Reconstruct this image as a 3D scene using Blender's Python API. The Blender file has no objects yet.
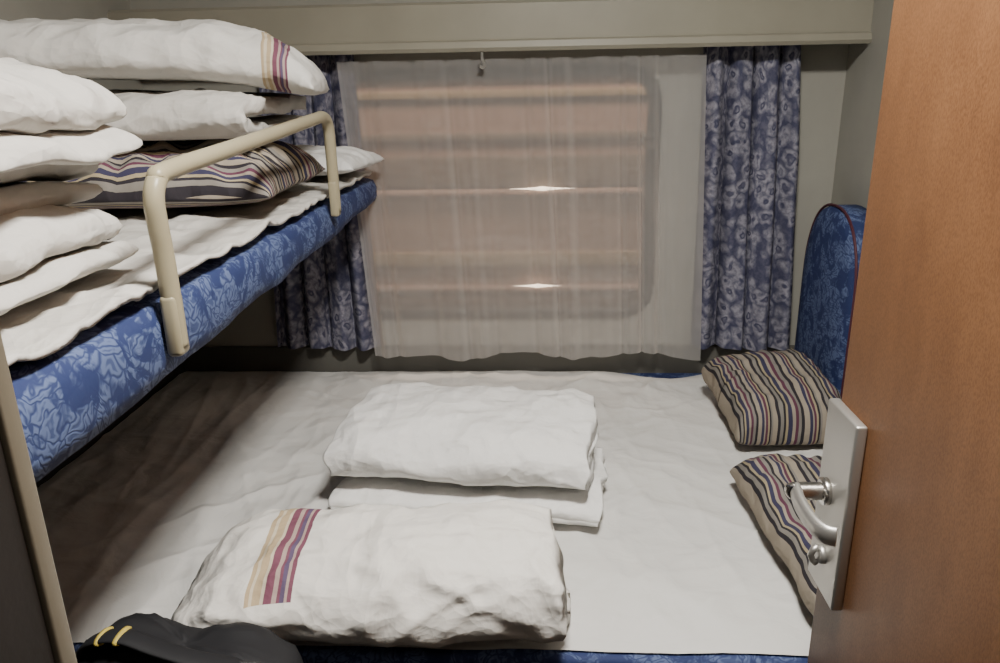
import bpy, bmesh, math, random
from mathutils import Matrix, Vector, noise
random.seed(4)
D=bpy.data; COL=bpy.context.scene.collection

# ------------------------------------------------------------------ materials
def newmat(name, rough=0.6, color=(0.8,0.8,0.8), metal=0.0, spec=0.3):
    m=D.materials.new(name); m.use_nodes=True
    b=m.node_tree.nodes['Principled BSDF']
    b.inputs['Roughness'].default_value=rough
    b.inputs['Base Color'].default_value=(*color,1)
    b.inputs['Metallic'].default_value=metal
    b.inputs['Specular IOR Level'].default_value=spec
    return m,m.node_tree.nodes,m.node_tree.links,b
def ramp(ns,stops,const=False):
    r=ns.new('ShaderNodeValToRGB'); cr=r.color_ramp
    if const: cr.interpolation='CONSTANT'
    while len(cr.elements)<len(stops): cr.elements.new(0.5)
    for e,(p,c) in zip(cr.elements,stops):
        e.position=p; e.color=(*c,1)
    return r
def coords(ns,ls,kind='Object',scale=(1,1,1),rot=(0,0,0),loc=(0,0,0)):
    tc=ns.new('ShaderNodeTexCoord'); mp=ns.new('ShaderNodeMapping')
    mp.inputs['Scale'].default_value=scale; mp.inputs['Rotation'].default_value=rot; mp.inputs['Location'].default_value=loc
    ls.new(tc.outputs[kind],mp.inputs['Vector']); return mp.outputs['Vector']
def bump(ns,ls,b,height,strength=0.3,dist=0.002,prev=None):
    bp=ns.new('ShaderNodeBump'); bp.inputs['Strength'].default_value=strength; bp.inputs['Distance'].default_value=dist
    ls.new(height,bp.inputs['Height'])
    if prev: ls.new(prev,bp.inputs['Normal'])
    ls.new(bp.outputs['Normal'],b.inputs['Normal']); return bp.outputs['Normal']
def noisetex(ns,ls,vec,scale=5,detail=4,rough=0.55,dist=0.0,ntype=None):
    n=ns.new('ShaderNodeTexNoise'); n.inputs['Scale'].default_value=scale; n.inputs['Detail'].default_value=detail
    n.inputs['Roughness'].default_value=rough; n.inputs['Distortion'].default_value=dist
    if ntype: n.noise_type=ntype
    ls.new(vec,n.inputs['Vector']); return n
def painted(name,c,rough=0.5,var=0.06,spec=0.3):
    m,ns,ls,b=newmat(name,rough,c,spec=spec)
    v=coords(ns,ls); n=noisetex(ns,ls,v,6,5)
    r=ramp(ns,[(0.3,tuple(x*(1-var) for x in c)),(0.7,tuple(min(1,x*(1+var)) for x in c))])
    ls.new(n.outputs['Fac'],r.inputs['Fac']); ls.new(r.outputs['Color'],b.inputs['Base Color'])
    n2=noisetex(ns,ls,v,180,2); bump(ns,ls,b,n2.outputs['Fac'],0.12,0.001)
    return m
def crumple(ns,ls,scale,stretch=(1,1,1),rot=(0,0,0.4)):
    v=coords(ns,ls,'Object',stretch,rot)
    n=noisetex(ns,ls,v,scale*0.6,3); ad=ns.new('ShaderNodeVectorMath'); ad.operation='MULTIPLY_ADD'; ad.inputs[1].default_value=(0.9/scale,)*3
    ls.new(n.outputs['Color'],ad.inputs[0]); ls.new(v,ad.inputs[2])
    vo=ns.new('ShaderNodeTexVoronoi'); vo.inputs['Scale'].default_value=scale; vo.inputs['Detail'].default_value=2; vo.inputs['Roughness'].default_value=0.45
    ls.new(ad.outputs[0],vo.inputs['Vector']); return vo.outputs['Distance']
def fabric_white(name,c=(0.74,0.73,0.70),bands=None,wr=0.5,axis=0,cs=9,vmax=None):
    m,ns,ls,b=newmat(name,0.9,c,spec=0.1)
    v=coords(ns,ls)
    n=noisetex(ns,ls,v,4,4)
    r=ramp(ns,[(0.3,tuple(x*0.93 for x in c)),(0.75,c)])
    ls.new(n.outputs['Fac'],r.inputs['Fac'])
    out=r.outputs['Color']
    if bands:
        tc=ns.new('ShaderNodeTexCoord'); sp=ns.new('ShaderNodeSeparateXYZ'); ls.new(tc.outputs['UV'],sp.inputs[0])
        cr=ramp(ns,bands,True); ls.new(sp.outputs[axis],cr.inputs['Fac'])
        mx=ns.new('ShaderNodeMix'); mx.data_type='RGBA'; mx.blend_type='MULTIPLY'; mx.inputs['Factor'].default_value=1
        if vmax:
            lt=ns.new('ShaderNodeMath'); lt.operation='LESS_THAN'; lt.inputs[1].default_value=vmax
            ls.new(sp.outputs[1-axis],lt.inputs[0]); ls.new(lt.outputs[0],mx.inputs['Factor'])
        ls.new(out,mx.inputs[6]); ls.new(cr.outputs['Color'],mx.inputs[7]); out=mx.outputs[2]
    ls.new(out,b.inputs['Base Color'])
    cr1=noisetex(ns,ls,v,11,3,0.5,1.2)
    nb=bump(ns,ls,b,cr1.outputs['Fac'],wr*0.8,0.012)
    nb=bump(ns,ls,b,crumple(ns,ls,cs,(1,0.45,1),(0,0,0.5)),wr*0.9,0.024,nb)
    nb=bump(ns,ls,b,crumple(ns,ls,cs*1.7,(0.5,1,1),(0,0,-0.7)),wr*0.7,0.012,nb)
    fine=noisetex(ns,ls,v,700,1); bump(ns,ls,b,fine.outputs['Fac'],0.15,0.0006,nb)
    return m
W=(1,1,1); MAR=(0.27,0.11,0.17); NAV=(0.17,0.13,0.24); OCH=(0.66,0.53,0.36); PK=(0.60,0.47,0.45); CR=(0.84,0.76,0.62)
def band(c0,w):
    s=[(0,W)]; seq=[OCH,CR,OCH,OCH,CR,MAR,MAR,PK,MAR,NAV,PK,MAR,W]
    for i,c in enumerate(seq): s.append((c0+w*i/(len(seq)-1),c))
    return s
def fabric_stripes(name,repeats,axis=0,distort=0.0,lift=1.0):
    m,ns,ls,b=newmat(name,0.9,spec=0.1)
    tc=ns.new('ShaderNodeTexCoord'); sp=ns.new('ShaderNodeSeparateXYZ')
    vin=tc.outputs['UV']
    if distort:
        n=ns.new('ShaderNodeTexNoise'); n.inputs['Scale'].default_value=2.2; n.inputs['Detail'].default_value=1
        ls.new(vin,n.inputs['Vector'])
        mx=ns.new('ShaderNodeVectorMath'); mx.operation='MULTIPLY_ADD'
        mx.inputs[1].default_value=(distort,)*3; ls.new(n.outputs['Color'],mx.inputs[0]); ls.new(vin,mx.inputs[2]); vin=mx.outputs[0]
    ls.new(vin,sp.inputs[0])
    mu=ns.new('ShaderNodeMath'); mu.operation='MULTIPLY'; mu.inputs[1].default_value=repeats; ls.new(sp.outputs[axis],mu.inputs[0])
    fr=ns.new('ShaderNodeMath'); fr.operation='FRACT'; ls.new(mu.outputs[0],fr.inputs[0])
    BE=(0.29,0.25,0.20);BK=(0.03,0.027,0.032);WN=(0.10,0.038,0.062);BL=(0.042,0.040,0.075);YL=(0.31,0.26,0.17);GR=(0.20,0.185,0.165)
    st=[(0,BE),(.10,BK),(.16,GR),(.23,BK),(.27,YL),(.32,BL),(.40,BE),(.46,WN),(.52,GR),(.59,BK),(.65,BE),(.74,BL),(.80,BE),(.83,WN),(.88,YL),(.92,BK),(.96,GR)]
    st=[(p,tuple(x*lift for x in c)) for p,c in st]
    r=ramp(ns,st,True); ls.new(fr.outputs[0],r.inputs['Fac']); ls.new(r.outputs['Color'],b.inputs['Base Color'])
    v=coords(ns,ls); n1=noisetex(ns,ls,v,14,3,0.5,1.0); nb=bump(ns,ls,b,n1.outputs['Fac'],0.5,0.012)
    nb=bump(ns,ls,b,crumple(ns,ls,13),0.4,0.015,nb)
    fine=noisetex(ns,ls,v,600,1); bump(ns,ls,b,fine.outputs['Fac'],0.25,0.001,nb)
    return m
def brocade(name,base=(0.020,0.032,0.105),hi=(0.095,0.13,0.25),scale=21,kind='Object'):
    m,ns,ls,b=newmat(name,0.75,base,spec=0.3)
    v=coords(ns,ls,kind)
    n=noisetex(ns,ls,v,scale*0.55,3,0.55,0.8); ad=ns.new('ShaderNodeVectorMath'); ad.operation='MULTIPLY_ADD'; ad.inputs[1].default_value=(0.10,)*3
    ls.new(n.outputs['Color'],ad.inputs[0]); ls.new(v,ad.inputs[2])
    mp=ns.new('ShaderNodeMapping'); mp.inputs['Scale'].default_value=(1,0.5,1.1); mp.inputs['Rotation'].default_value=(0.6,0.3,0.4); ls.new(ad.outputs[0],mp.inputs['Vector'])
    vo=ns.new('ShaderNodeTexVoronoi'); vo.inputs['Scale'].default_value=scale*2.6; vo.feature='DISTANCE_TO_EDGE'; ls.new(mp.outputs[0],vo.inputs['Vector'])
    r1=ramp(ns,[(0.02,(0.1,0.1,0.1)),(0.12,(1,1,1)),(0.22,(1,1,1)),(0.32,(0.35,0.35,0.35))]); ls.new(vo.outputs['Distance'],r1.inputs['Fac'])
    n2=noisetex(ns,ls,v,scale*0.8,3,0.55,1.6)
    r2=ramp(ns,[(0.44,(0.03,0.03,0.03)),(0.53,(1,1,1))]); ls.new(n2.outputs['Fac'],r2.inputs['Fac'])
    ml=ns.new('ShaderNodeMath'); ml.operation='MULTIPLY'; ls.new(r1.outputs['Color'],ml.inputs[0]); ls.new(r2.outputs['Color'],ml.inputs[1])
    mx=ns.new('ShaderNodeMix'); mx.data_type='RGBA'; ls.new(ml.outputs[0],mx.inputs['Factor'])
    mx.inputs[6].default_value=(*base,1); mx.inputs[7].default_value=(*hi,1)
    ls.new(mx.outputs[2],b.inputs['Base Color']); bump(ns,ls,b,ml.outputs[0],0.4,0.001)
    return m
def curtain_blue(name):
    m,ns,ls,b=newmat(name,0.7,spec=0.25)
    v=coords(ns,ls,'UV')
    n=noisetex(ns,ls,v,22,2,0.5); ad=ns.new('ShaderNodeVectorMath'); ad.operation='MULTIPLY_ADD'; ad.inputs[1].default_value=(0.050,)*3
    ls.new(n.outputs['Color'],ad.inputs[0]); ls.new(v,ad.inputs[2])
    vo=ns.new('ShaderNodeTexVoronoi'); vo.inputs['Scale'].default_value=23; vo.inputs['Randomness'].default_value=0.6; ls.new(ad.outputs[0],vo.inputs['Vector'])
    B=(0.055,0.057,0.105); L=(0.28,0.272,0.32); Md=(0.17,0.168,0.215)
    r=ramp(ns,[(0.0,L),(0.10,Md),(0.17,B),(0.23,B),(0.32,L),(0.44,L),(0.54,Md),(0.64,B)]); ls.new(vo.outputs['Distance'],r.inputs['Fac'])
    n3=noisetex(ns,ls,v,60,3); r3=ramp(ns,[(0.32,(0,0,0)),(0.58,(1,1,1))]); ls.new(n3.outputs['Fac'],r3.inputs['Fac'])
    mx=ns.new('ShaderNodeMix'); mx.data_type='RGBA'; ls.new(r3.outputs['Color'],mx.inputs['Factor']); mx.inputs[6].default_value=(0.10,0.10,0.15,1); ls.new(r.outputs['Color'],mx.inputs[7])
    ls.new(mx.outputs[2],b.inputs['Base Color'])
    return m
def sheer(name):
    m=D.materials.new(name); m.use_nodes=True; ns=m.node_tree.nodes; ls=m.node_tree.links
    ns.remove(ns['Principled BSDF']); o=ns['Material Output']
    t=ns.new('ShaderNodeBsdfTransparent'); d=ns.new('ShaderNodeBsdfDiffuse'); tr=ns.new('ShaderNodeBsdfTranslucent')
    d.inputs['Color'].default_value=(0.72,0.70,0.68,1); tr.inputs['Color'].default_value=(0.80,0.73,0.67,1)
    m1=ns.new('ShaderNodeMixShader'); m1.inputs[0].default_value=0.36; ls.new(d.outputs[0],m1.inputs[1]); ls.new(tr.outputs[0],m1.inputs[2])
    lw=ns.new('ShaderNodeLayerWeight'); lw.inputs['Blend'].default_value=0.42
    mr=ns.new('ShaderNodeMapRange'); ls.new(lw.outputs['Facing'],mr.inputs['Value']); mr.inputs['To Min'].default_value=0.38; mr.inputs['To Max'].default_value=1.0
    m2=ns.new('ShaderNodeMixShader'); ls.new(mr.outputs[0],m2.inputs[0]); ls.new(t.outputs[0],m2.inputs[1]); ls.new(m1.outputs[0],m2.inputs[2])
    ls.new(m2.outputs[0],o.inputs['Surface']); return m
def wood(name):
    m,ns,ls,b=newmat(name,0.5,spec=0.3)
    v=coords(ns,ls,'Object',(1,3,1.0)); n=noisetex(ns,ls,v,7,5,0.6,0.3)
    r=ramp(ns,[(0.25,(0.17,0.076,0.033)),(0.5,(0.205,0.094,0.041)),(0.8,(0.24,0.113,0.050))]); ls.new(n.outputs['Fac'],r.inputs['Fac'])
    v2=coords(ns,ls,'Object',(1,10,5)); n2=noisetex(ns,ls,v2,60,3); r2=ramp(ns,[(0.35,(0.66,0.64,0.62)),(0.6,(1,1,1))]); ls.new(n2.outputs['Fac'],r2.inputs['Fac'])
    mx=ns.new('ShaderNodeMix'); mx.data_type='RGBA'; mx.blend_type='MULTIPLY'; mx.inputs['Factor'].default_value=0.8
    ls.new(r.outputs['Color'],mx.inputs[6]); ls.new(r2.outputs['Color'],mx.inputs[7]); ls.new(mx.outputs[2],b.inputs['Base Color'])
    bump(ns,ls,b,n2.outputs['Fac'],0.1,0.001); return m
def emis(name,c,s):
    m,ns,ls,b=newmat(name,0.5,c); b.inputs['Emission Color'].default_value=(*c,1); b.inputs['Emission Strength'].default_value=s; return m

M_wall=painted('wall_paint',(0.33,0.32,0.28)); M_val=painted('valance_paint',(0.29,0.272,0.215),0.4)
M_under=painted('shade_and_base_paint',(0.045,0.045,0.043)); M_strip=painted('sill_paint',(0.11,0.106,0.093)); M_ceil=painted('ceiling_paint',(0.24,0.24,0.22))  # M_under: dark tone for the under-bunk shade panel and the bed bases
M_floor=painted('floor_vinyl',(0.05,0.045,0.04)); M_wood=wood('door_wood')
M_rail=painted('rail_paint',(0.35,0.31,0.205),0.35); M_jamb=painted('jamb_metal',(0.15,0.13,0.095),0.4)
M_dark=painted('corridor_dark',(0.02,0.017,0.015)); M_gask=painted('window_frame_paint',(0.02,0.019,0.018),0.4)
M_sheet=fabric_white('sheet_cotton',(0.65,0.64,0.615),wr=0.45,cs=5); M_white=fabric_white('quilt_cotton',(0.80,0.79,0.77),wr=0.62)
M_band=fabric_white('banded_quilt_cotton',(0.78,0.75,0.70),band(0.225,0.115),wr=0.68,vmax=0.245); M_band2=fabric_white('banded_pillow_cotton',(0.66,0.645,0.61),band(0.78,0.085),wr=0.6)
M_cream=fabric_white('quilt_cotton_cream',(0.56,0.54,0.505),wr=0.8,cs=8)
M_strA=fabric_stripes('pillow_stripes',3.0,0,0.006); M_strB=fabric_stripes('pillow_stripes_swirl',3.6,1,0.07,1.35)
M_broc=brocade('blue_brocade'); M_cur=curtain_blue('curtain_print'); M_sheer=sheer('sheer_voile')
M_pipe=painted('maroon_piping',(0.07,0.02,0.03)); M_black=painted('black_nylon',(0.014,0.014,0.016),0.7,spec=0.3)
M_yel=painted('yellow_webbing',(0.55,0.43,0.09)); 
M_chrome,_,_,_=newmat('brushed_chrome',0.25,(0.62,0.60,0.57),1.0); M_plate,_,_,_=newmat('satin_steel',0.42,(0.52,0.505,0.475),0.85)
M_hole=painted('zip_dark',(0.03,0.03,0.03))

# ------------------------------------------------------------------ helpers
def link(o,parent=None,label=None,cat=None,kind=None,group=None):
    if o.name not in COL.objects: COL.objects.link(o)
    if parent: o.parent=parent
    if label: o['label']=label
    if cat: o['category']=cat
    if kind: o['kind']=kind
    if group: o['group']=group
    return o
def mesh(name,verts,faces,mat,uvs=None,smooth=True,**kw):
    me=D.meshes.new(name); me.from_pydata([tuple(v) for v in verts],[],faces); me.update()
    me.materials.append(mat)
    if uvs:
        ul=me.uv_layers.new(name='UVMap')
        for p in me.polygons:
            for li in p.loop_indices: ul.data[li].uv=uvs[me.loops[li].vertex_index]
    if smooth:
        for p in me.polygons: p.use_smooth=True
    o=D.objects.new(name,me); link(o,**kw); return o
def recalc(o):
    bm=bmesh.new(); bm.from_mesh(o.data); bmesh.ops.recalc_face_normals(bm,faces=bm.faces); bm.to_mesh(o.data); bm.free()
def box(name,x0,x1,y0,y1,z0,z1,mat,bev=0.0,seg=3,**kw):
    bm=bmesh.new(); bmesh.ops.create_cube(bm,size=1)
    for v in bm.verts: v.co=Vector(((x0+x1)/2+v.co.x*(x1-x0),(y0+y1)/2+v.co.y*(y1-y0),(z0+z1)/2+v.co.z*(z1-z0)))
    if bev: bmesh.ops.bevel(bm,geom=list(bm.edges),offset=bev,segments=seg,profile=0.5,affect='EDGES')
    me=D.meshes.new(name); bm.to_mesh(me); bm.free(); me.materials.append(mat)
    if bev:
        for p in me.polygons: p.use_smooth=True
    return link(D.objects.new(name,me),**kw)
def empty(name,loc,**kw):
    e=D.objects.new(name,None); e.location=loc; e.empty_display_size=0.05; link(e,**kw); return e
def child(o,p):
    o.parent=p; o.matrix_parent_inverse=Matrix.Translation(p.location).inverted(); return o
def catmull(pts,n,closed=False):
    P=[Vector(p) for p in pts]; out=[]; L=len(P)
    segs=L if closed else L-1
    for i in range(segs):
        if closed: a,b,c,d=P[(i-1)%L],P[i],P[(i+1)%L],P[(i+2)%L]
        else: a,b,c,d=P[max(i-1,0)],P[i],P[i+1],P[min(i+2,L-1)]
        for k in range(n):
            t=k/n
            out.append(0.5*((2*b)+(c-a)*t+(2*a-5*b+4*c-d)*t*t+(3*b-a-3*c+d)*t**3))
    if not closed: out.append(P[-1].copy())
    return out
def tube(name,pts,r,mat,seg=14,closed=False,rad=None,flat=None,up0=None,**kw):
    P=[Vector(p) for p in pts]; n=len(P); vs=[]; fs=[]
    up=Vector(up0) if up0 else None
    for i,p in enumerate(P):
        if closed: t=P[(i+1)%n]-P[i-1]
        else: t=P[min(i+1,n-1)]-P[max(i-1,0)]
        t.normalize()
        if up is None:
            up=Vector((1,0,0)) if abs(t.x)<0.9 else Vector((0,0,1))
        up=(up-t*up.dot(t)).normalized(); s=t.cross(up)
        rr=r if rad is None else rad[i]
        fu=1 if flat is None else flat
        for k in range(seg):
            a=2*math.pi*k/seg; vs.append(p+up*math.cos(a)*rr*fu+s*math.sin(a)*rr)
    for i in range(n if closed else n-1):
        for k in range(seg):
            a=i*seg+k; b=i*seg+(k+1)%seg; j=(i+1)%n
            fs.append((a,b,j*seg+(k+1)%seg,j*seg+k))
    if not closed:
        fs.append(tuple(reversed(range(seg)))); fs.append(tuple((n-1)*seg+k for k in range(seg)))
    o=mesh(name,vs,fs,mat,**kw); recalc(o); return o
def fbm(p,s,seed=0,o=3):
    return noise.fractal(Vector(p)*s+Vector((seed*7.3,seed*3.1,seed*1.7)),0.9,2.1,o)
def ridge(p,s,seed=0):
    q=Vector(p)*s+Vector((seed*5.1,seed*2.3,seed*9.7))
    q+=0.6*noise.noise_vector(q*0.7)
    return (1-abs(noise.noise(q)))**3
def crease(p,s,seed=0):
    p=Vector(p); tot=0
    for k,(ang,st,ww) in enumerate(((0.4,0.35,1.0),(1.5,0.4,0.8),(2.5,0.3,0.7))):
        c,s_=math.cos(ang+seed),math.sin(ang+seed)
        q=Vector(((c*p.x+s_*p.y),(-s_*p.x+c*p.y)*st,p.z*0.8))*s+Vector((seed*3.3+k*11,k*4.1,seed*1.9))
        q+=0.8*noise.noise_vector(q*0.6)
        m=max(0,min(1,noise.noise(q*0.45+Vector((9,k,2)))*2+0.6))
        tot+=ww*m*max(0,1-abs(noise.noise(q))*3.2)**1.6
    return tot

def pillow(name,w,d,t,M,mat,seed=1,flatb=0.5,wr=0.006,pinch=0.06,n=2.6,nu=84,nv=64,sag=None,**kw):
    vs=[];uv=[];idx={}
    for side in (1,-1):
        for i in range(nu+1):
            for j in range(nv+1):
                if side<0 and (i in(0,nu) or j in(0,nv)): idx[(side,i,j)]=idx[(1,i,j)]; continue
                u=-math.cos(math.pi*i/nu)*0.6+ (2*i/nu-1)*0.4; v=-math.cos(math.pi*j/nv)*0.6+(2*j/nv-1)*0.4
                x=w/2*u*(1-pinch*(1-v*v)); y=d/2*v*(1-pinch*(1-u*u))
                h=max(0,(1-abs(u)**n)*(1-abs(v)**n))**0.5
                z=t/2*h*(side if side>0 else -flatb)
                e=max(abs(u),abs(v))
                if side>0:
                    rr=ridge((x,y,0),(9),seed)-0.4
                    ra=math.atan2(y/d,x/w)
                    pk=math.sin(ra*22+4*fbm((x,y,0),4,seed))*max(0,e-0.55)*2*min(1,(1-e)*8)
                    z+= wr*rr*min(1,h*1.5)+wr*0.7*fbm((x,y,0),14,seed)*min(1,h*2)+pk*wr*0.7
                    z+= wr*0.7*crease((x,y,0),10,seed)*min(1,h*2)
                    z+= 0.10*t*fbm((x,y,0),3.3,seed+9)*h
                edge=fbm((x,y,3),10,seed)*0.008
                x+=edge*(1 if u>0 else -1)*e; y+=fbm((x,y,9),10,seed)*0.008*e*(1 if v>0 else -1)
                if sag: z+=sag(u,v)
                idx[(side,i,j)]=len(vs); vs.append(M@Vector((x,y,z+t/2*flatb))); uv.append((i/nu,j/nv))
    fs=[]
    for i in range(nu):
        for j in range(nv):
            a=[idx[(1,i,j)],idx[(1,i+1,j)],idx[(1,i+1,j+1)],idx[(1,i,j+1)]]; fs.append(tuple(a))
            b=[idx[(-1,i,j)],idx[(-1,i,j+1)],idx[(-1,i+1,j+1)],idx[(-1,i+1,j)]]; fs.append(tuple(b))
    o=mesh(name,vs,fs,mat,uv,**kw); recalc(o); return o

def folded(name,path,th,L,M,mat,seed=1,sub=9,nl=120,wr=0.005,low=0.012,sagL=0.15,sagR=0.1,zmin=0.0,flare=None,**kw):
    """cloth layer of thickness th following a folded path (y,z), swept along local x"""
    P=catmull([(0,a,b) for a,b in path],sub); n=len(P)
    tot=sum((P[i+1]-P[i]).length for i in range(n-1))
    zmax=max(p.z for p in P)+th/2
    s=0; left=[];right=[];ss=[]
    for i,p in enumerate(P):
        t=(P[min(i+1,n-1)]-P[max(i-1,0)]).normalized(); nn=Vector((0,-t.z,t.y))
        if i: s+=(P[i]-P[i-1]).length
        e=min(s,tot-s); k=min(1.0,math.sqrt(max(0,e/(th*0.6))))
        k=max(k,0.12)
        left.append(p+nn*th/2*k); right.append(p-nn*th/2*k); ss.append(s/tot)
    ring=left+right[::-1]; rs=ss+ss[::-1]; m=len(ring)
    ycen=sum(p.y for p in P)/n
    vs=[];uv=[];fs=[]
    for i in range(nl+1):
        q=i/nl; q=q*0.7+0.3*(0.5-0.5*math.cos(math.pi*q)); x=-L/2+L*q; e=abs(2*q-1)
        sg=sagL if q<0.5 else sagR
        for k,(p,sv) in enumerate(zip(ring,rs)):
            z=p.z*(1-sg*e**(3 if sg>0.4 else 7)); y=p.y
            if flare: y+=flare(q,y)
            xx=x+(0.022*noise.noise(Vector((sv*11,seed,0)))+0.012*fbm((p.y,p.z*4,0),5,seed))*e**6*(1 if q>0.5 else -1)*(0.4 if sg>0.4 else 1)
            pt=Vector((xx,y,z))
            amp=max(0,min(1.0,(p.z-zmin)/(zmax*0.35)))
            dv=noise.noise_vector(pt*5.5+Vector((seed*3,0,0)))*low; dv.z*=amp*0.7; pt+=dv
            dv=noise.noise_vector(pt*19+Vector((seed*3,7,0)))*low*0.22; dv.z*=amp; pt+=dv
            nrm=Vector((0,p.y-ycen,(p.z-zmax/2)*2.2))
            if nrm.length>1e-5: nrm.normalize()
            r=(ridge((pt.x*1.0,pt.y*2.2,pt.z*2.2),8,seed)-0.5)*wr+wr*1.0*crease((pt.x,pt.y+pt.z,0),8,seed)
            pt+=nrm*r*amp
            if pt.z<zmin: pt.z=zmin
            vs.append(M@pt); uv.append((q,sv))
    for i in range(nl):
        for k in range(m):
            a=i*m+k;b=i*m+(k+1)%m; fs.append((a,b,b+m,a+m))
    for i in (0,nl):
        for k in range(n-1):
            a,b,c,d=i*m+k,i*m+k+1,i*m+m-2-k,i*m+m-1-k
            fs.append((a,b,c,d))
    o=mesh(name,vs,fs,mat,uv,**kw); recalc(o); return o
def TR(x,y,z,rz=0,rx=0,ry=0):
    return Matrix.Translation((x,y,z))@Matrix.Rotation(math.radians(rz),4,'Z')@Matrix.Rotation(math.radians(ry),4,'Y')@Matrix.Rotation(math.radians(rx),4,'X')

# ------------------------------------------------------------------ room shell
XL,XR,YB,YF,ZC=-1.11,0.83,2.2,0.2875,2.25
box('floor',XL-.1,XR+.1,-0.9,YB+.1,-.06,0,M_floor,kind='structure')
box('ceiling',XL-.1,XR+.1,-0.9,YB+.1,ZC,ZC+.06,M_ceil,kind='structure')
box('wall_left',XL-.06,XL,YF-.03,YB+.06,0,ZC,M_wall,kind='structure')
box('wall_right',XR,XR+.06,YF-.03,YB+.06,0,ZC,M_wall,kind='structure')
box('shade_panel_left',XL+.0002,XL+.003,YF,YB-.013,0,1.08,M_under,kind='structure')  # added dark panel, deepens the shade on the left wall below the bunk
wx0,wx1,wz0,wz1=-0.63,0.33,0.79,1.485
def rrect(x0,x1,z0,z1,r,n=8):
    pts=[]
    for cx,cz,a0 in ((x1-r,z1-r,0),(x0+r,z1-r,90),(x0+r,z0+r,180),(x1-r,z0+r,270)):
        for k in range(n+1):
            a=math.radians(a0+90*k/n); pts.append((cx+r*math.cos(a),cz+r*math.sin(a)))
    return pts
inner=rrect(wx0,wx1,wz0,wz1,0.09); cx,cz=(wx0+wx1)/2,(wz0+wz1)/2
def proj(p,x0,x1,z0,z1):
    dx,dz=p[0]-cx,p[1]-cz; t=1e9
    if dx>1e-6:t=min(t,(x1-cx)/dx)
    if dx<-1e-6:t=min(t,(x0-cx)/dx)
    if dz>1e-6:t=min(t,(z1-cz)/dz)
    if dz<-1e-6:t=min(t,(z0-cz)/dz)
    return (cx+dx*t,cz+dz*t)
outer=[proj(p,XL-.06,XR+.06,0,ZC) for p in inner]
for c in ((XL-.06,0),(XL-.06,ZC),(XR+.06,0),(XR+.06,ZC)):
    k=min(range(len(outer)),key=lambda i:(outer[i][0]-c[0])**2+(outer[i][1]-c[1])**2); outer[k]=c
n=len(inner); vs=[];fs=[]
for y in (YB,YB+.06):
    vs+=[(p[0],y,p[1]) for p in inner]+[(p[0],y,p[1]) for p in outer]
for k in range(n):
    j=(k+1)%n
    fs+=[(k,j,n+j,n+k),(2*n+k,3*n+k,3*n+j,2*n+j),(k,2*n+k,2*n+j,j)]
w=mesh('wall_back',vs,fs,M_wall,smooth=False,kind='structure'); recalc(w)
vs=[];fs=[]
prof=[(0.012,-0.001),(0.012,-0.012),(-0.014,-0.014),(-0.020,-0.002),(-0.020,0.05),(-0.0005,0.05),(-0.0005,-0.001)]
for off,yy in prof:
    for p in rrect(wx0-off,wx1+off,wz0-off,wz1+off,0.09+off): vs.append((p[0],YB+yy,p[1]))
for i in range(len(prof)-1):
    for k in range(n):
        j=(k+1)%n; fs.append((i*n+k,i*n+j,(i+1)*n+j,(i+1)*n+k))
wf=mesh('window_1',vs,fs,M_gask,kind='structure'); recalc(wf)
mg=D.materials.new('window_glass'); mg.use_nodes=True; gn=mg.node_tree.nodes; gn.remove(gn['Principled BSDF'])
gt=gn.new('ShaderNodeBsdfTransparent'); gt.inputs[0].default_value=(0.86,0.84,0.82,1); gg=gn.new('ShaderNodeBsdfGlossy'); gg.inputs['Roughness'].default_value=0.02
gm=gn.new('ShaderNodeMixShader'); gm.inputs[0].default_value=0.05
mg.node_tree.links.new(gt.outputs[0],gm.inputs[1]); mg.node_tree.links.new(gg.outputs[0],gm.inputs[2]); mg.node_tree.links.new(gm.outputs[0],gn['Material Output'].inputs[0])
gl=box('glass_pane',wx0+.019,wx1-.019,YB+.03,YB+.034,wz0+.019,wz1-.019,mg); gl.parent=wf
box('trim_1',XL,XR,YB-.012,YB-.0005,0.0,0.69,M_strip,0.004,kind='structure')
def extr(name,prof,x0,x1,mat,**kw):
    m=len(prof); vs=[(x0,y,z) for y,z in prof]+[(x1,y,z) for y,z in prof]
    fs=[(k,(k+1)%m,m+(k+1)%m,m+k) for k in range(m)]+[tuple(range(m)),tuple(range(2*m-1,m-1,-1))]
    o=mesh(name,vs,fs,mat,smooth=False,**kw); recalc(o); return o
extr('trim_2',[(YB-.001,1.655),(2.085,1.652),(2.075,1.645),(2.072,1.56),(2.062,1.555),(2.058,1.54),(2.064,1.531),(2.08,1.531),(2.09,1.55),(YB-.001,1.55)],XL,XR,M_val,kind='structure')
box('wall_front',XL-.06,-0.232,YF-.05,YF,0,ZC,M_dark,kind='structure')
box('trim_3',-0.26,-0.2295,YF+.0005,YF+.0125,0,ZC,M_jamb,0.002,kind='structure')
box('wall_front_side',0.42,XR+.06,YF-.05,YF,0,ZC,M_wall,kind='structure')
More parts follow.
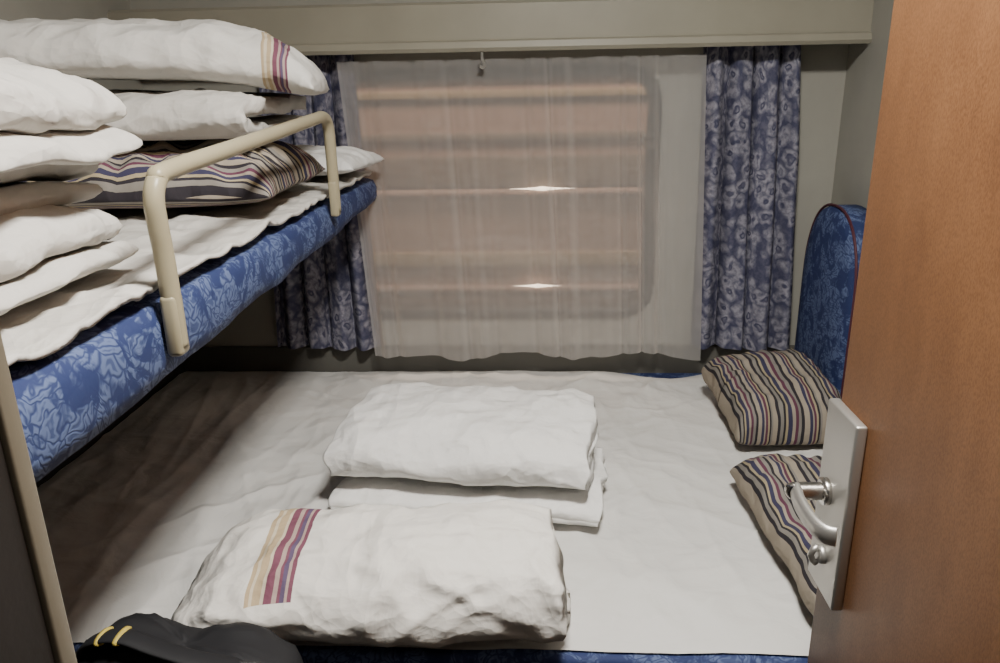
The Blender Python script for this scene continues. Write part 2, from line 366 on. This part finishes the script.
# ------------------------------------------------------------------ door
dr=box('door_1',0.363,0.403,YF+.005,0.86,0.02,2.05,M_wood,0.003,kind='structure')
pl=box('lock_plate',0.349,0.3625,0.778,0.862,0.843,1.085,M_plate,0.003,label='satin steel lock plate'); pl.parent=dr
hz=0.975
neck=[(0.350,0.832,hz),(0.335,0.832,hz),(0.318,0.832,hz),(0.309,0.831,hz),(0.305,0.828,hz)]
ps=catmull(neck,4); m=len(ps)
h=tube('handle',ps,0.011,M_chrome,seg=20,rad=[0.0110]*(m-3)+[0.0105,0.009,0.006],label='chrome lever handle'); h.parent=dr
bl=catmull([(0.312,0.833,hz),(0.3095,0.81,hz-.003),(0.3105,0.785,hz-.006),(0.314,0.765,hz-.008),(0.321,0.752,hz-.009),(0.330,0.748,hz-.009)],5)
b_=tube('lever',bl,0.0125,M_plate,seg=16,flat=0.55,up0=(1,0,0)); b_.parent=h
c=tube('rosette',[(0.350,0.832,hz),(0.343,0.832,hz),(0.341,0.832,hz)],0.016,M_chrome,seg=24,rad=[0.017,0.017,0.014]); c.parent=h
th=tube('thumb_turn',[(0.350,0.820,0.895),(0.344,0.820,0.895),(0.342,0.820,0.895)],0.01,M_plate,seg=20,rad=[0.012,0.012,0.010]); th.parent=dr
tt=tube('latch_tab',[(0.3415,0.820,0.906),(0.336,0.820,0.900),(0.334,0.820,0.893),(0.337,0.820,0.886),(0.3415,0.820,0.882)],0.004,M_plate,seg=12); tt.parent=th
# ------------------------------------------------------------------ lower bed
BY0,BY1=0.970,2.183
bed=empty('bed',((XL+XR)/2,1.57,0),label='wide lower berth with blue brocade mattress beside the window wall',cat='bed')
o=box('mattress',XL+.004,XR-.004,BY0-.013,BY1,0.48,0.609,M_broc,0.012,4); child(o,bed)
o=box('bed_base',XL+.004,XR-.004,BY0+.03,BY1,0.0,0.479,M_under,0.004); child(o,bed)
def bedsheet():
    nx,ny=340,230; vs=[];uv=[];fs=[]
    x0,x1=XL+.012,XR-.012
    for i in range(nx+1):
        for j in range(ny+1):
            u=i/nx;v=j/ny; x=x0+(x1-x0)*u
            yb=BY1-.012-0.065*math.exp(-((x-0.38)/0.12)**2)-0.01*fbm((x,0,0),4,3)
            ya=BY0+0.004*fbm((x,0,0),6,1)
            y=ya+(yb-ya)*v; z=0.6125
            p=(x,y,0)
            q=(x*0.8+y*0.6,(y*0.8-x*0.6)*0.35,0)
            wrk=0.009*(ridge((q[0]*1.0,q[1]*1.0,0),6.5,3))+0.006*ridge((x*1.3,y*0.35,0),11,8)+0.004*fbm(p,5,2)+0.011*crease((x,y,0),4.5,2)+0.005*crease((x,y,0),11,6)
            lf=max(0,min(1,(-0.55-x)/0.25))
            wrk=wrk*(1-0.4*lf)+lf*0.010*ridge(((x*0.9+y*0.12),y*0.10,1),10,5)
            edge=min(1,(y-ya)*14+0.1)
            z+=min(0.0235,max(0.0,wrk)*0.76)*edge*min(1,(yb-y)*15+.2)
            vs.append((x,y,z)); uv.append((u,v))
    for i in range(nx):
        for j in range(ny):
            a=i*(ny+1)+j; fs.append((a,a+ny+1,a+ny+2,a+1))
    return mesh('bed_sheet',vs,fs,M_sheet,uv,label='wrinkled white cotton sheet spread over the wide berth',cat='bed sheet')
bedsheet()
# ------------------------------------------------------------------ headboard
hb=empty('headboard',(0.785,1.99,0.615),label='blue brocade padded headboard with rounded top against the side wall',cat='headboard')
def hbout(inset=0):
    y0,y1,z0,z1=1.80+inset,2.155-inset,0.640+inset,1.140-inset; cy=(y0+y1)/2; a=(y1-y0)/2; hh=0.22
    pts=[(y1,z0)]+[(y1,z0+(z1-hh-z0)*k/8) for k in range(1,8)]
    for k in range(25):
        t=math.pi*k/24; c,s=math.cos(t),math.sin(t)
        pts.append((cy+a*abs(c)**0.85*(1 if c>0 else -1),z1-hh+hh*abs(s)**0.85))
    pts+=[(y0,z0+(z1-hh-z0)*k/8) for k in range(7,0,-1)]+[(y0,z0)]
    pts+=[(y0+(y1-y0)*k/6,z0) for k in range(1,6)]
    return pts
layers=[(0.0,0.822),(0.0,0.768),(0.006,0.756),(0.02,0.749),(0.06,0.742),(0.11,0.739)]
vs=[];fs=[]
for ins,x in layers: vs+=[(x,p[0],p[1]) for p in hbout(ins)]
m=len(hbout())
for i in range(len(layers)-1):
    for k in range(m): fs.append((i*m+k,i*m+(k+1)%m,(i+1)*m+(k+1)%m,(i+1)*m+k))
fs.append(tuple(range(m))); fs.append(tuple((len(layers)-1)*m+k for k in range(m)))
o=mesh('padding',vs,fs,M_broc); recalc(o); child(o,hb)
pp=[(0.760,p[0],p[1]) for p in hbout(-0.001)[:-5]]
o=tube('piping',pp,0.0035,M_pipe,seg=8,label='maroon piping'); child(o,hb)
# ------------------------------------------------------------------ upper bunk
UE=2.088
ub=empty('bunk_bed',(-0.78,1.25,1.10),label='upper bunk with blue brocade mattress and cream guard rail',cat='bunk bed')
def bunkmat():
    ny=120; prof=[(-1.105,1.115),(-0.465,1.111),(-0.446,1.118),(-0.440,1.14),(-0.440,1.165),(-0.441,1.19),(-0.450,1.208),(-0.47,1.214),(-1.105,1.214)]
    m=len(prof); vs=[];fs=[]
    for j in range(ny+1):
        y=0.36+(UE-0.36)*j/ny
        up=0.036*max(0,(y-0.6)/1.5)
        for k,(x,z) in enumerate(prof):
            dx=0.004*fbm((x,y,z),6,4) if 0<k<8 else 0; dz=0.005*fbm((0,y,0),5,6) if k in(1,2,3) else 0
            if k in (0,1,2,3): dz+=up*(1,1,1,.7)[k]
            if 2<=k<=6: dx-=0.006*math.exp(-((y-0.90)/0.006)**2)   # cover seam beside the rail foot
            vs.append((x+dx,y,z+dz))
    for j in range(ny):
        for k in range(m): fs.append((j*m+k,j*m+(k+1)%m,(j+1)*m+(k+1)%m,(j+1)*m+k))
    fs.append(tuple(range(m))); fs.append(tuple(ny*m+k for k in range(m)))
    o=mesh('mattress',vs,fs,M_broc); recalc(o); return o
child(bunkmat(),ub)
o=box('bed_base',-1.108,-0.60,0.36,UE,1.085,1.118,M_under,0.003); child(o,ub)
rx=-0.428
raw=[(rx,.838,1.160),(rx,.838,1.20),(rx,.837,1.27),(rx,.834,1.305),(rx,.834,1.335),(rx,.847,1.354),(rx,.876,1.362),(rx,1.10,1.373),(rx,1.3,1.383),(rx,1.5,1.393),(rx,1.55,1.395),(rx,1.58,1.388),(rx,1.594,1.37),(rx,1.597,1.34),(rx,1.597,1.27),(rx,1.597,1.20)]
ps=catmull(raw,5)
o=tube('guard_rail',ps,0.0115,M_rail,seg=18,label='cream painted steel guard rail'); child(o,ub)
for yy,z0 in ((0.838,1.150),(1.597,1.19)):
    b=box('bracket',rx-.010,rx+.009,yy-.013,yy+.013,z0,z0+.075,M_rail,0.006); b.parent=o
def bunksheet():
    nx,ny=80,240; vs=[];uv=[];fs=[]
    for i in range(nx+1):
        for j in range(ny+1):
            u=i/nx;v=j/ny;y=0.38+(UE-.03-0.38)*v
            xe=-0.446+0.010*fbm((0,y,0),4,7); x=-1.1+(xe+1.1)*u
            z=1.219+0.008*ridge((x*0.5,y,0),9,2)+0.003*fbm((x,y,0),9,1)+0.006*crease((x,y,0),9,3)
            z+=0.010*max(0,fbm((0,y,0),3.2,12))*u**6
            z=min(max(z,1.217),1.236 if u<0.9 else 1.25)
            vs.append((x,y,z)); uv.append((u,v))
    for i in range(nx):
        for j in range(ny):
            a=i*(ny+1)+j; fs.append((a,a+ny+1,a+ny+2,a+1))
    o=mesh('bunk_sheet',vs,fs,M_cream,uv,label='creased white sheet lying on the upper bunk mattress',cat='bed sheet')
    s=o.modifiers.new('sol','SOLIDIFY'); s.thickness=0.006; s.offset=1
bunksheet()
pillow('pillow',0.60,0.46,0.165,TR(-0.77,1.50,1.245,3),M_strB,seed=3,label='striped brown and navy pillow under the white quilt',cat='pillow',wr=0.012,pinch=0.03,flatb=0.35,n=4)
folded('folded_quilt',[(.20,.060),(.05,.065),(-.12,.064),(-.20,.055),(-.218,.038),(-.20,.021),(-.1,.016),(.1,.016),(.19,.016)],0.031,0.57,TR(-0.79,1.53,1.364,2),M_cream,seed=5,label='white folded quilt between two pillows on the upper bunk',cat='quilt',sagR=0.15,sagL=0.1,wr=0.007)
pillow('pillow.001',0.64,0.40,0.13,TR(-0.745,1.545,1.470,12,0,2),M_band2,seed=6,label='white pillow with a striped band on top of the stack',cat='pillow',wr=0.008,pinch=0.02,n=6,sag=lambda u,v:-0.045*max(0,u)**3)
pillow('pillow.002',0.33,0.27,0.09,TR(-0.58,1.92,1.245,-4),M_white,seed=8,label='small white pillow at the window end of the upper bunk',cat='pillow')
def PM(x,y,z): return Matrix.Translation((x,y,z))@Matrix.Rotation(math.radians(90),4,'Z')
folded('folded_quilt.001',[(.25,.062),(0,.066),(-.19,.064),(-.258,.054),(-.238,.043),(-.1,.041),(.2,.041),(.25,.029),(.2,.017),(0,.015),(-.2,.016),(-.288,.018)],0.025,0.42,PM(-0.79,0.70,1.245),M_cream,seed=9,label='cream folded quilt lying directly on the upper bunk sheet',cat='quilt',wr=0.009,low=0.020)
folded('folded_quilt.002',[(.2,.076),(0,.080),(-.15,.077),(-.228,.065),(-.205,.050),(-.1,.047),(.15,.047),(.21,.034),(.15,.018),(-.1,.016),(-.245,.018)],0.029,0.42,PM(-0.80,0.72,1.318),M_cream,seed=12,label='crumpled white folded quilt within the pile of quilts',cat='quilt',wr=0.008,low=0.018)
folded('folded_quilt.005',[(.2,.072),(0,.074),(-.1,.068),(-.2,.049),(-.252,.028),(-.236,.013),(-.18,.026),(-.1,.042),(.1,.044),(.2,.030),(.1,.016),(-.1,.014),(-.2,-.004),(-.278,-.024)],0.026,0.42,PM(-0.775,0.73,1.414),M_cream,seed=16,zmin=-0.045,label='thick crumpled white quilt drooping over the pile',cat='quilt',wr=0.009,low=0.022)
# ------------------------------------------------------------------ bedding on lower bed
ZB=0.637
folded('blanket',[(.14,.010),(-.13,.010),(-.15,.018),(-.13,.028),(.13,.028)],0.017,0.53,TR(-0.135,1.46,ZB,-5),M_white,seed=21,label='thin folded white blanket under the quilt on the wide berth',cat='blanket',low=0.006)
folded('folded_quilt.003',[(.14,.102),(.05,.108),(-.06,.106),(-.12,.094),(-.150,.065),(-.132,.036),(-.06,.020),(.05,.017),(.13,.019),(.142,.032),(.12,.050),(0,.052),(-.08,.054),(-.098,.062),(-.08,.072),(0,.076),(.12,.076)],0.027,0.515,TR(-0.145,1.475,ZB+.042,-6),M_white,seed=22,label='white folded quilt lying in the middle of the wide berth',cat='quilt',wr=0.007,low=0.012)
folded('folded_quilt.004',[(.095,.108),(.03,.121),(-.05,.120),(-.10,.105),(-.128,.072),(-.118,.036),(-.05,.02),(.05,.018),(.095,.02),(.107,.034),(.09,.048),(0,.050),(-.07,.056),(-.088,.067),(-.07,.080),(0,.086),(.085,.082)],0.033,0.60,TR(-0.272,1.056,ZB,1.5),M_band,seed=27,label='white folded quilt with a coloured striped band near the bed edge',cat='quilt',wr=0.009,low=0.015,sagL=0.74,sagR=0.12,flare=lambda q,y:(0.04*(1-q/0.35)*(max(0,min(1,y/0.05))) if q<0.35 else 0))
pillow('pillow.004',0.265,0.35,0.165,TR(0.588,1.80,ZB+.006,3,7),M_strA,seed=31,label='striped beige, navy and maroon pillow beside the blue headboard',cat='pillow',group='striped pillows on the wide berth',pinch=0.0,flatb=0.4,n=7,wr=0.007)
pillow('pillow.005',0.30,0.57,0.12,TR(0.568,1.185,ZB,3),M_strA,seed=33,label='striped beige, navy and maroon pillow beside the open door',cat='pillow',group='striped pillows on the wide berth',pinch=0.0,flatb=0.4,n=7,wr=0.007)
# ------------------------------------------------------------------ curtains
def curtain(name,x0t,x1t,x0b,x1b,y,zt,zb,folds,amp,mat,seed,nx=240,nz=60,uvw=None,hem=0.0,irr=2.2,**kw):
    vs=[];uv=[];fs=[]
    wd=(x1t-x0t)
    for i in range(nx+1):
        u=i/nx
        ph=u*folds*2*math.pi+irr*noise.noise(Vector((u*folds*0.45,seed,0)))
        for j in range(nz+1):
            v=j/nz
            xa=x0t+(x1t-x0t)*u; xb=x0b+(x1b-x0b)*u
            x=xa+(xb-xa)*v; a=amp*(0.45+0.55*min(1,v*3))*(0.7+0.5*noise.noise(Vector((u*7,seed,2))))
            yy=y+a*math.sin(ph+0.5*noise.noise(Vector((u*3,v*2,seed))))+0.25*a*math.sin(ph*2.3+v)
            x+=0.4*a*math.cos(ph)
            z=zt+(zb-zt)*v+ hem*v*noise.noise(Vector((u*folds*0.5,seed,5)))
            vs.append((x,yy,z)); uv.append((u*(uvw or wd*1.6),v*(zt-zb)))
    for i in range(nx):
        for j in range(nz):
            a=i*(nz+1)+j; fs.append((a,a+nz+1,a+nz+2,a+1))
    return mesh(name,vs,fs,mat,uv,**kw)
curtain('curtain',0.43,0.68,0.44,0.725,2.148,1.545,0.70,4,0.042,M_cur,3,uvw=0.64,label='blue floral printed curtain gathered beside the window and the headboard',cat='curtain',hem=0.01)
curtain('curtain.001',-0.76,-0.49,-0.80,-0.46,2.152,1.545,0.70,4.5,0.026,M_cur,8,uvw=0.68,label='blue floral printed curtain hanging behind the upper bunk',cat='curtain',hem=0.01)
sc=curtain('sheer_curtain',-0.53,0.435,-0.485,0.47,2.103,1.515,0.69,11,0.011,M_sheer,5,nx=500,nz=70,uvw=1,irr=6,label='translucent white sheer curtain covering the window',cat='curtain',hem=0.04)
hk=[(-0.14,2.050,1.528),(-0.14,2.055,1.515),(-0.135,2.065,1.50),(-0.14,2.072,1.492),(-0.148,2.065,1.497)]
tube('curtain_hook',catmull(hk,5),0.004,M_plate,seg=8,label='small metal hook holding the sheer curtain below the valance',cat='hook')
# ------------------------------------------------------------------ travel bag
sx,sy=-0.49,0.842
bag=empty('travel_bag',(sx,sy,0.0),label='black soft fabric travel bag with yellow striped strap beside the berth',cat='bag')
def bagbody():
    vs=[];fs=[];m=150
    zs=[(0.0,.75),(0.012,.93),(0.05,1),(0.2,1.02),(0.35,1.02),(0.5,1.02),(0.58,1.02),(0.62,1.01),(0.65,1.0),(0.672,.97),(0.692,.92),(0.706,.83),(0.717,.70),(0.723,.56),(0.727,.42),(0.729,.28),(0.730,.14),(0.7305,.04)]
    for z,s in zs:
        for k in range(m):
            a=2*math.pi*k/m; c,q=math.cos(a),math.sin(a)
            x=0.17*s*abs(c)**0.65*(1 if c>0 else -1); y=0.066*s*abs(q)**0.65*(1 if q>0 else -1)
            d=noise.noise_vector(Vector((x,y,z))*7)*0.014+noise.noise_vector(Vector((x*2,y,z))*18)*0.006
            top=max(0,(z-.5)/.24)
            zz=z+(d.z if z>.1 else 0)+top*(0.022*math.exp(-((x+.09)/.06)**2)-0.014*math.exp(-((x-.00)/.025)**2)+0.006*math.exp(-((x-.07)/.04)**2))+top*0.010*crease((x,y,0),15,5)
            vs.append((sx+x+d.x,sy+y+d.y*.4,zz))
    for i in range(len(zs)-1):
        for k in range(m): fs.append((i*m+k,i*m+(k+1)%m,(i+1)*m+(k+1)%m,(i+1)*m+k))
    fs.append(tuple(range(m))); fs.append(tuple((len(zs)-1)*m+k for k in range(m)))
    o=mesh('body',vs,fs,M_black); recalc(o); return o
child(bagbody(),bag)
hp=catmull([(sx-.125,sy-.03,0.722),(sx-.105,sy-.035,0.756),(sx-.06,sy-.04,0.770),(sx-.01,sy-.045,0.756),(sx+.04,sy-.048,0.742),(sx+.09,sy-.045,0.728),(sx+.125,sy-.045,0.700)],9)
hd=tube('strap',hp,0.016,M_black,seg=16,flat=0.3,up0=(0,0,1),label='black padded strap'); child(hd,bag)
for k in (13,18):
    a=Vector(hp[k]); b2=Vector(hp[k+1]); o=tube('webbing',[a,a.lerp(b2,.5),a.lerp(b2,1.1)],0.0175,M_yel,seg=16,flat=0.40,up0=(0,0,1),label='yellow webbing band'); o.parent=hd
for dy,zz0 in ((-.060,.712),(-.040,.735)):
    zp=catmull([(sx-.10,sy+dy,zz0),(sx-.03,sy+dy-.003,zz0-.004),(sx+.05,sy+dy-.003,zz0-.004),(sx+.12,sy+dy+.006,zz0-.012)],6)
    o=tube('zipper',zp,0.0035,M_hole,seg=8); child(o,bag)
# ------------------------------------------------------------------ outside
TY=3.1
M_car=painted('car_body_paint',(0.37,0.245,0.19),0.4); M_cy=painted('car_yellow_band',(0.40,0.30,0.17),0.4); M_cg=painted('car_grey_band',(0.21,0.16,0.115),0.4)
M_rib=painted('car_rib_paint',(0.30,0.20,0.155),0.5)
car=empty('train_car',(0,TY+.2,-0.9),label='tan passenger train car with yellow bands on the next track',cat='train car')
o=box('body',-3.2,3.2,TY,TY+.3,-0.8,2.4,M_car,0.02); child(o,car)
for z0,z1,mm in ((1.47,1.62,M_cg),(1.40,1.43,M_cy),(1.24,1.27,M_cg),(1.06,1.18,M_cg),(0.73,0.79,M_cy),(0.44,0.535,M_cg),(0.545,0.56,M_cy)):
    o=box('band',-3.2,3.2,TY-.014,TY-.0005,z0,z1,mm,0.003); child(o,car)
for z in (1.03,0.63):
    o=tube('rib',[(-3.2,TY-.006,z),(0,TY-.006,z),(3.2,TY-.006,z)],0.020,M_rib,seg=24); child(o,car)
M_reflect=emis('reflection_glow',(1,0.86,0.68),6)  # glow imitating platform light reflected off the car side
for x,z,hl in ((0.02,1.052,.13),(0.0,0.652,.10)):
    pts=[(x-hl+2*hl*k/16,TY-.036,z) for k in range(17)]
    o=tube('reflection_streak',pts,0.01,M_reflect,seg=12,rad=[0.0006+0.0085*(1-abs(k/8-1))**1.6 for k in range(17)]); child(o,car)  # added glowing sliver drawn as a reflected highlight, not a lamp
# ------------------------------------------------------------------ lights
def area(name,loc,rot,sx_,sy_,e,c):
    l=D.lights.new(name,'AREA'); l.shape='RECTANGLE'; l.size=sx_; l.size_y=sy_; l.energy=e; l.color=c
    o=D.objects.new(name,l); o.location=loc; o.rotation_euler=rot; COL.objects.link(o); return o
M_glow=emis('lamp_diffuser',(1,0.97,0.92),3)
LX,LY=0.12,0.62
cl=empty('ceiling_lamp',(LX,LY,ZC),label='flat white ceiling lamp above the berths',cat='lamp')
o=box('diffuser',LX-.2,LX+.2,LY-.2,LY+.2,ZC-.03,ZC-.002,M_glow,0.01); child(o,cl)
area('lamp_room',(LX,LY,ZC-.04),(0,0,0),0.24,0.24,44,(1,0.965,0.90))
area('lamp_corridor',(0.05,-0.35,ZC-.05),(0,0,0),0.6,0.4,2.2,(1,0.92,0.8))
area('lamp_platform',(-0.0,2.72,2.3),(math.radians(25),0,0),2.6,0.25,43,(1,0.82,0.67))
wd=D.worlds.new('World'); bpy.context.scene.world=wd; wd.use_nodes=True
wd.node_tree.nodes['Background'].inputs[0].default_value=(0.9,0.87,0.82,1); wd.node_tree.nodes['Background'].inputs[1].default_value=0.02
# ------------------------------------------------------------------ camera
cam=D.cameras.new('Camera'); cam.sensor_width=36; cam.lens=27.36; cam.clip_start=0.02
co=D.objects.new('Camera',cam); COL.objects.link(co)
R=Matrix.Rotation(math.radians(3.0),3,'Z')@Matrix.Rotation(math.radians(72),3,'X')@Matrix.Rotation(math.radians(-1.1),3,'Z')
co.matrix_world=Matrix.Translation((0,0,1.45))@R.to_4x4()
bpy.context.scene.camera=co
